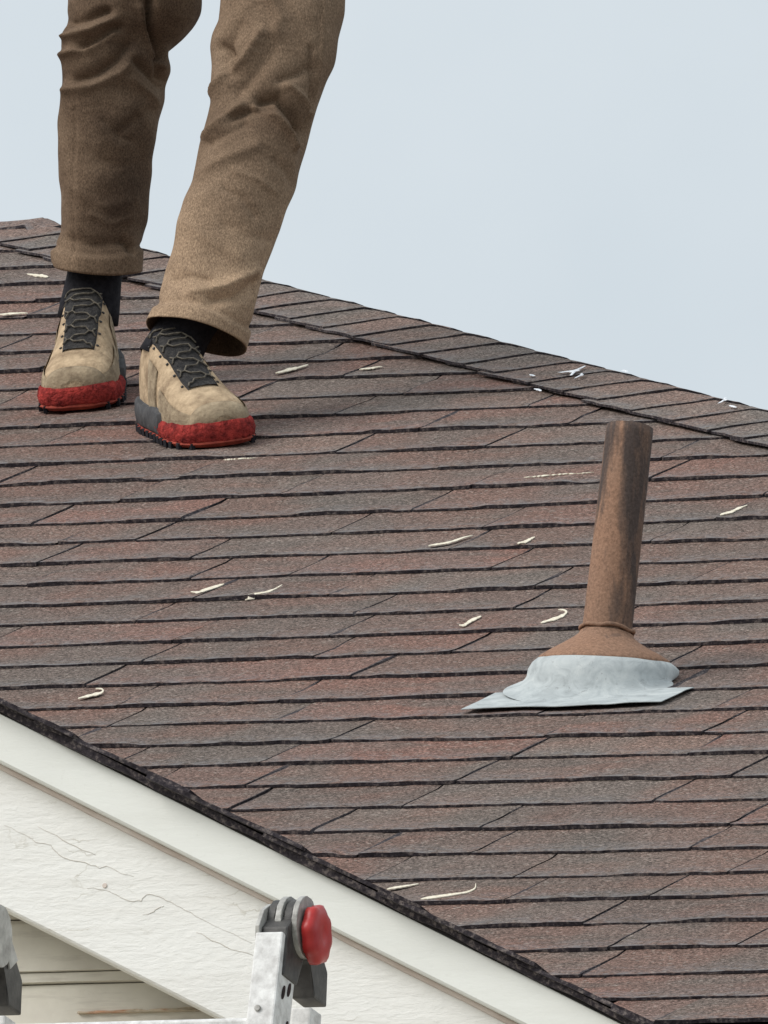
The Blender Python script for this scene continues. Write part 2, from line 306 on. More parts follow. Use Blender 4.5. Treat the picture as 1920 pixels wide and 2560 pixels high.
def shingle_piece(k, ua, ub, hip):
    """one shingle of course k between u = ua and ub (hip: right end cut along the hip)"""
    n = max(6, int((ub - ua) / 0.012)); nv = 4
    s_ = np.linspace(0, 1, n + 1)
    steps = np.zeros(n + 1); thick = np.zeros(n + 1); i = 0
    while i <= n:                                     # laminate tabs: thick and thin stretches of the butt
        L_ = random.randint(6, 16); steps[i:i + L_] = random.uniform(-.0035, .0035); thick[i:i + L_] = random.choice((.0013, .0020, .0029, .0040)); i += L_
    ker = np.array([.25, .5, .25]); thick = np.convolve(np.pad(thick, 1, 'edge'), ker, 'valid')
    rag = vnoise(n + 1, 2.2, .0016) + steps
    thick = np.clip(thick + vnoise(n + 1, 2.0, .0005), .0015, .006)
    ja, jb = joint_line(k, ua), joint_line(k, ub); V = []; wear = []
    head = 0.022
    ts = [0.0, 0.10, 0.4, 0.75, 1.0]
    warp = vnoise(n + 1, 9, .0004)
    top, bot = [], []
    for j, t in enumerate(ts):
        rt, rb_ = [], []
        for i in range(n + 1):
            u0 = ua + ja[j] + .0018; u1 = ub + jb[j] - .0018
            u = u0 + (u1 - u0) * s_[i]
            vb = vline(k, u) + rag[i]; vt = vline(k - 1, u) + head
            v = vb + (vt - vb) * t
            if hip:                                   # right end follows the hip
                vm = (vb + (vt - vb) * t); u1h = min(ub, HC - .012 - vm * CP); u = u0 + (u1h - u0) * s_[i]
                v = vline(k, u) + rag[i] + (vline(k - 1, u) + head - vline(k, u) - rag[i]) * t
            v = min(v, YR / CP - .006)
            base = TB * (1 - t) + .0004
            h = base + thick[i] + warp[i] * (1 - t) + (.0012 * (1 - t))
            if t == 1.0: h = .0046
            rt.append(len(V)); V.append(roof(u, v, h)); wear.append(1.0 if j == 0 else (.55 if j == 1 else 0))
            if j in (0, len(ts) - 1):
                rb_.append(len(V)); V.append(roof(u, v, base - .0004)); wear.append(0)
        top.append(rt); bot.append(rb_)
    Fc, mi = [], []
    for j in range(len(ts) - 1):
        for i in range(n):
            Fc.append((top[j][i], top[j][i + 1], top[j + 1][i + 1], top[j + 1][i])); mi.append(0)
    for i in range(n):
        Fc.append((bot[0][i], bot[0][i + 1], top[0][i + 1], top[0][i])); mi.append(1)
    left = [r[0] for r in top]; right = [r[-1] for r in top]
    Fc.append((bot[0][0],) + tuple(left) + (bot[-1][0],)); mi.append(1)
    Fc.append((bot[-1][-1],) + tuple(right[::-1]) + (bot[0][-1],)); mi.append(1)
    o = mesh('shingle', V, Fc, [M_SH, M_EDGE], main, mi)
    a = o.data.attributes.new('wear', 'FLOAT_COLOR', 'POINT')
    a.data.foreach_set('color', np.repeat(np.array(wear, float), 4))
    return o
def frame_u(k):
    """range of u that the picture shows of course k"""
    us = np.linspace(-3.5, 4, 300); P = np.array([roof(u, vline(k, u) + EX / 2) for u in us]); q = to_px(P)
    ok = (q[:, 0] > 0) & (q[:, 0] < 1920); return us[ok][0], us[ok][-1]
def left_bound(k):             # the front gable's roof meets the main slope along a valley
    y = (vline(k, 0)) * CP; return (TP * y - RA) / RB + .02
nsh = 0
for k in range(-11, 29):
    fa, fb = frame_u(k)
    vtop = vline(k, 0) + EX
    hip_u = HC - .012 - vline(k, 0) * CP
    a = max(fa - .75, left_bound(k)) if k > 8 else fa - .75
    b = min(fb + .75, hip_u)
    iship = hip_u < fb + .75
    js = list(JOINT.get(k, []))
    allj = sorted(js)
    # fill long stretches where the picture leaves the joints unclear
    pts = [a] + allj + [b]
    out = []
    for p, q in zip(pts[:-1], pts[1:]):
        L_ = q - p
        m = int(L_ / 0.62)
        for z in range(m):
            out.append(p + L_ * (z + 1) / (m + 1) + random.uniform(-.07, .07))
    allj = sorted(allj + out)
    allj = [j for j in allj if a + .06 < j < b - .10]
    pts = [a] + allj + [b]
    for p, q in zip(pts[:-1], pts[1:]):
        if q - p < .02: continue
        shingle_piece(k, p, q, iship and q == b); nsh += 1

# hip and ridge caps
def cap_run(p_of, n_a, n_b, s0, s1, step, length, width, parent, down, low=0.0):
    """caps folded over a line; p_of(s) is a point of the line, down its downhill direction"""
    down = np.asarray(down, float); down /= np.linalg.norm(down)
    la = np.cross(n_a, down); lb = np.cross(n_b, down)
    up = (n_a + n_b); up /= np.linalg.norm(up)
    if np.dot(la, up) > 0: la = -la
    if np.dot(lb, up) > 0: lb = -lb
    prof = [-1, -.72, -.4, -.16, -.05, 0, .05, .16, .4, .72, 1]
    s = s0
    while s < s1:
        wv = width * random.uniform(.96, 1.04); skew = random.uniform(-.012, .012)
        rows_t, rows_b = [], []; V = []; wear = []
        nr = 6
        for j in range(nr):
            t = j / (nr - 1)                           # 0 upper end, 1 butt
            rt, rb_ = [], []
            edge = vnoise(len(prof), 2, .0016)
            for i, c in enumerate(prof):
                side = la if c < 0 else lb; nn = n_a if c < 0 else n_b
                d = abs(c) * wv
                base = p_of(s + (t - 1) * length) + down * ((skew * c + edge[i]) if t == 1 else skew * c) + side * (d + random.uniform(-.0015, .0015))
                roundoff = .007 * max(0, 1 - d / .03) ** 2
                lift = .0090 - low + .0042 * t + (random.uniform(-.0006, .0008))
                b0 = base + nn * lift - up * roundoff
                rt.append(len(V)); V.append(b0 + nn * .0038); wear.append(.9 if t == 1 or abs(c) == 1 else 0)
                rb_.append(len(V)); V.append(b0); wear.append(0)
            rows_t.append(rt); rows_b.append(rb_)
        Fc, mi = [], []; m = len(prof)
        for j in range(nr - 1):
            for i in range(m - 1):
                Fc.append((rows_t[j][i], rows_t[j + 1][i], rows_t[j + 1][i + 1], rows_t[j][i + 1])); mi.append(0)
            for e in (0, m - 1):
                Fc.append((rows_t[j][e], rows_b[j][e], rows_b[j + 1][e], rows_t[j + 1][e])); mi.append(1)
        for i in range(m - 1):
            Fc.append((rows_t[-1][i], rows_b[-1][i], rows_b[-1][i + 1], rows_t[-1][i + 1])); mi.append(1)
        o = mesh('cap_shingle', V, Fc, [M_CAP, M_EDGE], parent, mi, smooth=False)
        at_ = o.data.attributes.new('wear', 'FLOAT_COLOR', 'POINT'); at_.data.foreach_set('color', np.repeat(np.array(wear, float), 4))
        s += step * random.uniform(.96, 1.04)
N2 = np.array([SP, 0, CP]); N3 = np.array([0, SP, CP])
hd = np.array([1, -1, -TP]); hl = np.linalg.norm(hd); apex = np.array([XA, YR, zr_])
cap_run(lambda s: apex + hd / hl * s, NRM, N2, 0.27, 5.2, 0.205, 0.29, 0.150, main, hd)
cap_run(lambda s: apex + np.array([-s, 0, 0]), NRM, N3, 0.275, 2.2, 0.20, 0.27, 0.140, main, (-1, 0, 0), .006)

# cap at the apex, bent over the end of the ridge and the head of the hip
dn_ = np.array([0, -CP, -SP]); la_ = np.cross(NRM, hd / hl); la_ = la_ if la_[2] < 0 else -la_; lb_ = np.cross(N2, hd / hl); lb_ = lb_ if lb_[2] < 0 else -lb_
V, wear = [], []; rt_, rb_ = [], []
ST = [-.40, -.30, -.20, -.12, -.06, -.02, 0, .03, .07, .12]; prof = [-1, -.7, -.35, -.1, 0, .1, .35, .7, 1]
for s_ in ST:
    p = apex + (np.array([s_, 0, 0]) if s_ <= 0 else hd / hl * s_)
    fr_ = dn_ if s_ <= 0 else dn_ + la_ * s_ * 6; fr_ = fr_ / np.linalg.norm(fr_)
    bk_ = np.array([0, CP, -SP]) if s_ < -.05 else lb_
    a_, b_ = [], []
    for c in prof:
        d = abs(c) * .088 * random.uniform(.97, 1.05); q = p + (fr_ if c < 0 else bk_) * d
        q = q + np.array([0, 0, .0125 + .0045 * math.exp(-(s_ / .035) ** 2) - .004 * max(0, 1 - d / .03) ** 2 + random.uniform(-.0008, .0008)])
        a_.append(len(V)); V.append(q + np.array([0, 0, .0048])); wear.append(1.0 if abs(c) == 1 else .4); b_.append(len(V)); V.append(q); wear.append(0)
    rt_.append(a_); rb_.append(b_)
Fc, mi = [], []; m = len(prof)
for j in range(len(ST) - 1):
    for i in range(m - 1): Fc.append((rt_[j][i], rt_[j + 1][i], rt_[j + 1][i + 1], rt_[j][i + 1])); mi.append(0)
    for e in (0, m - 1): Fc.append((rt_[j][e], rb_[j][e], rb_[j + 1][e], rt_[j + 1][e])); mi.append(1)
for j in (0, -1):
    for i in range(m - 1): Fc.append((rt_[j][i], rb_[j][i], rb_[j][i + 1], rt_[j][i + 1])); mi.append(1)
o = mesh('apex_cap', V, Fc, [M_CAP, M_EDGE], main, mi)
at_ = o.data.attributes.new('wear', 'FLOAT_COLOR', 'POINT'); at_.data.foreach_set('color', np.repeat(np.array(wear, float), 4))

# ---- front gable
YF = -4.36                                     # front face of the rake
gx0, gx1 = -0.9, 2.9                           # peak and lower end of its right slope
zrake = lambda x: H + RA + RB * x
XD = np.array([1.0, 0, RB]) / math.hypot(1, RB); YV = np.array([0, 1.0, 0]); NG = np.array([-RB, 0, 1.0]) / math.hypot(1, RB)
def rake_pt(s, y): return np.array([gx0, y, zrake(gx0)]) + XD * s
LR = (gx1 - gx0) * math.hypot(1, RB)
SH_T = .0090                                    # depth of shingle layers above the deck
def gslab(name, y0, y1a, y1b, h0, h1, mat, parent):
    # slab under the right slope; y1a at the peak, y1b at the low end (it runs back to the main slope)
    P = []
    for h in (h0, h1):
        for (s_, y) in ((0, y0), (LR, y0), (LR, y1b), (0, y1a)): P.append(rake_pt(s_, y) + NG * h)
    return mesh(name, P, [(3, 2, 1, 0), (4, 5, 6, 7), (0, 1, 5, 4), (1, 2, 6, 5), (2, 3, 7, 6), (3, 0, 4, 7)], mat, parent)
yA = (zrake(gx0) - H) / TP; yB = (zrake(gx1) - H) / TP
groof = gslab('gable_roof', YF + .012, yA, max(yB, -3.62), -SH_T - .0055, -SH_T, M_DECK, house)
# left slope (out of the picture)
P = []
for h in (0, -.035):
    for (x, y) in ((gx0, YF), (gx0 - 3.8, YF), (gx0 - 3.8, -3.62), (gx0, yA)):
        P.append((x, y, zrake(gx0) - .5 * (gx0 - x) + h))
mesh('gable_roof_slope', P, [(0, 1, 2, 3), (7, 6, 5, 4), (0, 4, 5, 1), (1, 5, 6, 2), (0, 3, 7, 4)], M_SH, house)
s_ = 0.05
while s_ < LR:                                   # courses of the gable's slope, seen at their ends along the rake
    L_ = 0.235; n = 9; V, Fc, mi = [], [], []
    jit = random.uniform(-.004, .008); dz = random.uniform(-.001, .004)
    for i in range(n):
        t = i / (n - 1); ss = s_ - .02 + t * L_
        e = random.uniform(-.0035, .0035) + jit
        lift = -SH_T + .0015 + .0045 * t + dz * t
        th = .0052 + random.uniform(-.0008, .0008)
        for (yy, hh) in ((YF - .010 + e, lift), (YF - .010 + e + random.uniform(-.002, .002), lift + th), (YF + .33, lift + th), (YF + .33, lift)):
            V.append(rake_pt(ss, yy) + NG * hh)
    for i in range(n - 1):
        a, b = i * 4, i * 4 + 4
        for j in range(4):
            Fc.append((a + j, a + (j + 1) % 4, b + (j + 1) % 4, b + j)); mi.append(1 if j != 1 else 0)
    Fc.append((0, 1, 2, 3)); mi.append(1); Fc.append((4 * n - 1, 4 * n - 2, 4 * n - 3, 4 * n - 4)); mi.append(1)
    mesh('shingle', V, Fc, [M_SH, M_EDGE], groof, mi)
    s_ += 0.178
# starter strip below them, ragged and dark
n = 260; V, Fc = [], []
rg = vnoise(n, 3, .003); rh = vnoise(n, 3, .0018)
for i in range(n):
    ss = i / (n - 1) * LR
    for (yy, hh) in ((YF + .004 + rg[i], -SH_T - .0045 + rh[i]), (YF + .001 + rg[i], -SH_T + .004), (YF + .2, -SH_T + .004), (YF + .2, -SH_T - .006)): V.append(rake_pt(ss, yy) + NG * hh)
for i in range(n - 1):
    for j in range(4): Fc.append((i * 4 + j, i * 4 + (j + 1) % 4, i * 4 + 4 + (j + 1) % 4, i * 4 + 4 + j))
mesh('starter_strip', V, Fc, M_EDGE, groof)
# trim strip, barge board, soffit, gable wall
def board(name, y0, y1, za, zb, mat, parent, x0=gx0, x1=gx1, bev=.003, bow=0.0):
    n = 60; bm = bmesh.new(); R_ = []
    wz = vnoise(n + 1, 9, bow)
    for i in range(n + 1):
        x = x0 + (x1 - x0) * i / n; zt = H + za + RB * x; zl = H + zb + RB * x + wz[i]
        R_.append([bm.verts.new(p) for p in ((x, y0 + bev, zt), (x, y0, zt - bev), (x, y0, zl + bev), (x, y0 + bev, zl), (x, y1, zl), (x, y1, zt))])
    for i in range(n):
        for j in range(6): bm.faces.new((R_[i][j], R_[i][(j + 1) % 6], R_[i + 1][(j + 1) % 6], R_[i + 1][j]))
    bm.faces.new(R_[0]); bm.faces.new(R_[-1][::-1])
    return bm_obj(name, bm, mat, parent)
board('trim_strip', -4.345, -4.302, RA - .0140, RA - .0775, M_STRIP, house)
barge = board('barge_board', -4.317, -4.275, RA - .030, RA - .2565, M_BOARD, house, bow=.0008)
# dirty caulk bead in the corner under the strip
tube('caulk_bead', [(x, -4.3195 + random.uniform(-.001, .001), H + RA + RB * x - .0800 + random.uniform(-.0008, .0008)) for x in np.linspace(gx0, gx1, 140)], .0042, M_SEAM, house, 6)
# paint cracks along the grain of the board
CR = [[(12, 2062), (60, 2085), (90, 2106), (125, 2112), (150, 2140), (175, 2150), (215, 2158), (250, 2170), (268, 2166), (300, 2182), (335, 2192)],
      [(95, 2066), (140, 2090), (190, 2118), (240, 2138)],
      [(215, 2222), (245, 2221), (272, 2228), (300, 2242), (330, 2255), (352, 2251), (366, 2236), (390, 2238), (415, 2250), (450, 2268), (490, 2290), (560, 2326), (630, 2358)],
      [(358, 2288), (385, 2280), (398, 2268), (410, 2264)], [(490, 2330), (530, 2350), (580, 2372), (632, 2388)]]
for poly in CR:
    pts = []
    for a, b in zip(poly[:-1], poly[1:]):
        for t in (0, .33, .66): pts.append((a[0] + (b[0] - a[0]) * t + random.uniform(-2, 2), a[1] + (b[1] - a[1]) * t + random.uniform(-2, 2)))
    pts.append(poly[-1]); n = len(pts)
    W3 = [on_plane(q, (0, -4.3173, 0), (0, 1, 0)) for q in pts]
    tube('paint_crack', W3, [.00015 + .00040 * math.sin(math.pi * (i + .5) / n) * random.uniform(.5, 1.2) for i in range(n)], M_CRACK, barge, 5)
for q in ((262, 2214),):
    c_ = on_plane(q, (0, -4.3172, 0), (0, 1, 0))
    prism('nail', [(.0032 * math.cos(a), .0032 * math.sin(a)) for a in np.linspace(0, 2 * math.pi, 11)[:-1]], c_, (1, 0, 0), (0, 0, 1), (0, 1, 0), -.0012, .004, M_SEAM, barge, .0005)
# soffit and wall
YW = -4.18
mesh('soffit', [(x, y, H + RA - .150 + RB * x + h) for h in (0, .012) for (x, y) in ((gx0, -4.276), (gx1, -4.276), (gx1, YW), (gx0, YW))],
     [(0, 1, 2, 3), (7, 6, 5, 4), (0, 4, 5, 1), (1, 5, 6, 2), (2, 6, 7, 3), (3, 7, 4, 0)], M_SIDE, house)
gz = lambda x: H + RA - .14 + RB * x
gwall = prism('gable_wall', [(gx0 - 2.6, GZ - .6), (2.35, GZ - .6), (2.35, gz(2.35)), (gx0, gz(gx0)), (gx0 - 2.6, gz(gx0) - 1.3)], (0, 0, 0), (1, 0, 0), (0, 0, 1), (0, 1, 0), YW + .012, -3.55, M_SIDE, house)
# lap siding: broad board over a narrow cove, board over board
z = H - 1.8825; k = 0
def plank(z0, z1, out0, out1, mat=M_SIDE, name='siding_board'):
    xr = min(2.3, (z1 + .145 - H - RA) / RB)             # run up under the rake
    xl = gx0 + .05; n = 24; V, Fc = [], []
    xr = max(xr, xl + .4)
    for i in range(n + 1):
        x = xl + (xr - xl) * i / n; j = random.uniform(-.0006, .0006)
        for (yy, zz) in ((YW - out0 + j, z0 + j), (YW - out1 + j, z1), (YW + .013, z1), (YW + .013, z0)): V.append((x, yy, zz))
    for i in range(n):
        for j in range(4): Fc.append((i * 4 + j, i * 4 + (j + 1) % 4, i * 4 + 4 + (j + 1) % 4, i * 4 + 4 + j))
    Fc.append((0, 1, 2, 3)); Fc.append(tuple(4 * n + c for c in (3, 2, 1, 0)))
    mesh(name, V, Fc, mat, gwall)
zz = H - 1.8825
plank(zz, zz + .070, .016, .004)
plank(zz + .072, zz + .145, .016, .004)
plank(zz - .0135, zz - .0015, .011, .011, name='cove_board')
for i in range(14):
    plank(zz - .0155 - .052 - i * .067, zz - .0155 - i * .067, .010, .003)
    plank(zz - .0155 - .066 - i * .067, zz - .0155 - .0535 - i * .067, .006, .006, name='cove_board')
# rotten splintered stretch at the foot of the lower board
bm = bmesh.new(); xs_ = np.linspace(1.215, 1.50, 26); R_ = []
for i, x in enumerate(xs_):
    t = i / 25; top = H - 1.9335 + .008 * t * t + random.uniform(-.0015, .0015)
    R_.append([bm.verts.new(p) for p in ((x, YW - .014 - random.uniform(0, .004), H - 1.9390), (x, YW - .012 - random.uniform(0, .004), top - .003), (x, YW, top), (x, YW, H - 1.9390))])
for i in range(25):
    for j in range(4): bm.faces.new((R_[i][j], R_[i][(j + 1) % 4], R_[i + 1][(j + 1) % 4], R_[i + 1][j]))
bm.faces.new(R_[0]); bm.faces.new(R_[-1][::-1])
bm_obj('rotten_wood', bm, M_ROT, gwall)
fix(house)

# ------------------------------------------------------------------ marks on the shingles
def surf_h(u, v):
    k = math.ceil((V0 - v) / EX)
    for kk in (k - 1, k, k + 1):
        if vline(kk, u) <= v < vline(kk - 1, u): k = kk
    s = (v - vline(k, u)) / EX; return .0056 + .0062 * (1 - s) + .0006
def mark(name, pts, wpx, mat, parent, dash=False):
    """a flat chalk stroke lying on the shingles"""
    p = np.array(pts, float); L_ = np.r_[0, np.cumsum(np.linalg.norm(np.diff(p, axis=0), axis=1))]
    n = 34; t = np.linspace(0, L_[-1], n); X = np.interp(t, L_, p[:, 0]); Y = np.interp(t, L_, p[:, 1])
    for _ in range(4):
        X[1:-1] = (X[:-2] + 2 * X[1:-1] + X[2:]) / 4; Y[1:-1] = (Y[:-2] + 2 * Y[1:-1] + Y[2:]) / 4
    X += vnoise(n, 8, .8); Y += vnoise(n, 8, .6)
    d = np.stack([np.gradient(X), np.gradient(Y)], 1); d /= np.linalg.norm(d, axis=1)[:, None]
    V, Fc = [], []; wn = np.clip(vnoise(n, 3, .22), -.5, .5); wpx = wpx * .80
    for i in range(n):
        f = i / (n - 1); ww = wpx * (.10 + .90 * math.sin(math.pi * min(1, f ** .75)) ** .7) * (1 + wn[i])
        if dash and random.random() < .45: ww *= .1
        for sgn in (-1, 1):
            uu, vv = roof_uv((X[i] - d[i, 1] * sgn * ww / 2, Y[i] + d[i, 0] * sgn * ww / 2), .0085)
            h = surf_h(uu, vv); V.append(roof(uu, vv, h)); V.append(roof(uu, vv, h - .0012))
    for i in range(n - 1):
        a, b = i * 4, i * 4 + 4
        Fc += [(a, b, b + 2, a + 2), (a + 1, a + 3, b + 3, b + 1), (a, a + 1, b + 1, b), (a + 2, b + 2, b + 3, a + 3)]
    Fc += [(0, 2, 3, 1), (4 * n - 4, 4 * n - 3, 4 * n - 1, 4 * n - 2)]
    return mesh(name, V, Fc, mat, parent)
MARKS = [([(560, 1458), (520, 1474), (494, 1484), (478, 1482)], 9), ([(612, 1495), (665, 1484), (690, 1474), (706, 1462)], 6), ([(1072, 1370), (1120, 1360), (1182, 1336)], 6),
         ([(1294, 1364), (1314, 1358), (1338, 1344)], 9), ([(1202, 1540), (1172, 1556), (1160, 1567), (1148, 1566)], 10), ([(1352, 1560), (1390, 1547), (1412, 1534), (1417, 1527), (1410, 1521), (1396, 1520)], 9),
         ([(196, 1749), (235, 1737), (256, 1730), (260, 1724), (252, 1719), (238, 1718)], 9),
         ([(966, 2222), (1005, 2215), (1046, 2206)], 7), ([(1052, 2252), (1110, 2243), (1168, 2233), (1190, 2222), (1188, 2207)], 9), ([(1800, 1292), (1832, 1281), (1868, 1261)], 8),
         ([(690, 936), (735, 922), (772, 910)], 9), ([(898, 926), (958, 918)], 5), ([(560, 1146), (640, 1140)], 4), ([(1310, 1196), (1400, 1188), (1484, 1181)], 4),
         ([(122, 694), (90, 689), (70, 685)], 9), ([(-5, 790), (70, 787)], 5)]
for pts, wd in MARKS:
    mark('chalk_mark', pts, wd, M_CHALK, main, dash=(wd < 5))
def blot(cx, cy, spikes, r, hcap):
    u, v = roof_uv((cx, cy), hcap); V = [roof(u, v, hcap + .0016)]; Fc = []; n = 40
    for i in range(n):
        th = 2 * math.pi * i / n; rr = r * (.25 + .75 * max(0, math.cos(th * spikes / 2 + 1)) ** 4) * random.uniform(.7, 1.1)
        V.append(roof(u + rr * math.cos(th), v + 2.2 * rr * math.sin(th), hcap))
    for i in range(n): Fc.append((0, 1 + i, 1 + (i + 1) % n))
    mesh('bird_dropping', V, Fc, M_DROP, main)
for (x, y, sp, r) in ((1437, 927, 7, .028), (1453, 938, 5, .014), (1812, 1000, 5, .016), (1832, 1016, 4, .010), (1330, 938, 4, .010), (1562, 927, 4, .012), (1345, 974, 4, .012)):
    blot(x, y, sp, r, .0205)

# ------------------------------------------------------------------ vent pipe with flashing
vent = empty('vent_pipe', tuple(roof(0.86, -1.56, 0)))
tag(vent, 'rusty brown vent pipe with cone boot on pale grey metal flashing', 'vent pipe')
bu, bv = roof_uv((1501, 1724))                      # where the pipe's axis meets the roof
B0 = roof(bu, bv, 0)
tilt = np.array([0.047, 0.0, 1.0]); tilt /= np.linalg.norm(tilt)
ta = np.cross([0, 1.0, 0], tilt); ta /= np.linalg.norm(ta); tb = np.cross(tilt, ta)
def lathe(name, rings, mat, seg=64, parent=vent, cap=False, stain=False, wob=0.0):
    """rings: (height above the axis foot, radius, fraction of the roof's slope the ring follows)"""
    V, Fc, st = [], [], []
    ph = random.uniform(0, 6)
    for (hgt, rad, fol, *fl) in rings:
        for k in range(seg):
            th = 2 * math.pi * k / seg
            r = (rad + (fl[0] if fl else 0) * max(0.0, -math.sin(th)) ** .7) * (1 + wob * (math.sin(3 * th + ph + hgt * 30) * .6 + math.sin(7 * th - ph) * .4))
            p = B0 + tilt * hgt + r * (math.cos(th) * ta + math.sin(th) * tb)
            p[2] += fol * (p[1] - B0[1]) * TP
            V.append(p)
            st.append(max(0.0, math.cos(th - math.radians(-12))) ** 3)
    m = len(rings)
    for i in range(m - 1):
        for k in range(seg): Fc.append((i * seg + k, i * seg + (k + 1) % seg, (i + 1) * seg + (k + 1) % seg, (i + 1) * seg + k))
    if cap: Fc.append(tuple(range((m - 1) * seg, m * seg)))
    o = mesh(name, V, Fc, mat, parent, smooth=True)
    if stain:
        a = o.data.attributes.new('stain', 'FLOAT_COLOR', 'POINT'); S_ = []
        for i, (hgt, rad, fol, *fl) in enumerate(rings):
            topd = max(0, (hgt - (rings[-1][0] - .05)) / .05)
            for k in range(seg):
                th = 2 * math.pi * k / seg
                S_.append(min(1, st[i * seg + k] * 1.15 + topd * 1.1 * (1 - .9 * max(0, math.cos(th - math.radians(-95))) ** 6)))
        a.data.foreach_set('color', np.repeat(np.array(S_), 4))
    return o
lathe('pipe', [(0.0615, 0.0348, 0), (0.0915, 0.0346, 0), (0.1915, 0.0340, 0), (0.2915, 0.0334, 0), (0.3315, 0.0331, 0), (0.3665, 0.0329, 0), (0.3795, 0.0324, 0), (0.3805, 0.0288, 0), (0.3615, 0.0283, 0), (0.2915, 0.0278, 0)], M_PIPE, stain=True, wob=.006)
tube('pipe_bead', [B0 + tilt * (.0850 + .0015 * math.sin(5 * t)) + (.0365 + .001 * math.sin(9 * t)) * (math.cos(t) * ta + math.sin(t) * tb) for t in np.linspace(0, 2 * math.pi, 40)], .0032, M_PIPE, vent, 6)
lathe('boot', [(0.0375, .0905, .40), (0.0405, .0925, .40), (0.0445, .0905, .40), (0.0525, .078, .36), (0.0620, .060, .25), (0.0705, .0455, .12), (0.0755, .0395, .05), (0.0800, .0372, 0)], M_PIPE, wob=.012)
lathe('flashing_dome', [(0.0120, .100, 1.0, .060), (0.0140, .103, 1.0, .040), (0.0160, .1045, .97, .018), (0.0185, .1055, .90, .006), (0.0220, .1055, .8), (0.0290, .1045, .6), (0.0360, .0995, .45), (0.0412, .0925, .40), (0.0420, .086, .40)], M_LEAD, wob=.022)
# flange: its lower part lies on the shingles, its upper part runs under the next course
nu, nv = 40, 12; V, Fc = [], []
u0, u1, va, vb = .742, 1.030, -1.798, -1.36
lip = vnoise(nu + 1, 7, .0012)
for j in range(nv + 1):
    for i in range(nu + 1):
        t = j / nv; u = u0 + (u1 - u0) * i / nu; v = va + (vb - va) * t + (.004 * math.sin(i * .21) + .010 * (i / nu)) * (1 - t) 
        d = v - vline(14, u)
        h = .0112 + max(0, -d) * .018 + (.0008 + .6 * abs(lip[i])) * (1 if j == 0 else .5 if j == 1 else 0) if d < 0 else .0112 - .009 * min(1, d / .03)
        V.append(roof(u, v, h)); V.append(roof(u, v, h - .0010))
W_ = nu + 1
for j in range(nv):
    for i in range(nu):
        a = 2 * (j * W_ + i); b = a + 2; c = 2 * ((j + 1) * W_ + i + 1); d = c - 2
        Fc += [(a, b, c, d), (a + 1, d + 1, c + 1, b + 1)]
for i in range(nu): a = 2 * i; Fc.append((a, a + 1, a + 3, a + 2)); 
for j in range(nv):
    for i in (0, nu): a = 2 * (j * W_ + i); b = a + 2 * W_; Fc.append((a, b, b + 1, a + 1))
mesh('flange', V, Fc, M_LEAD, vent, smooth=False)
fix(vent)

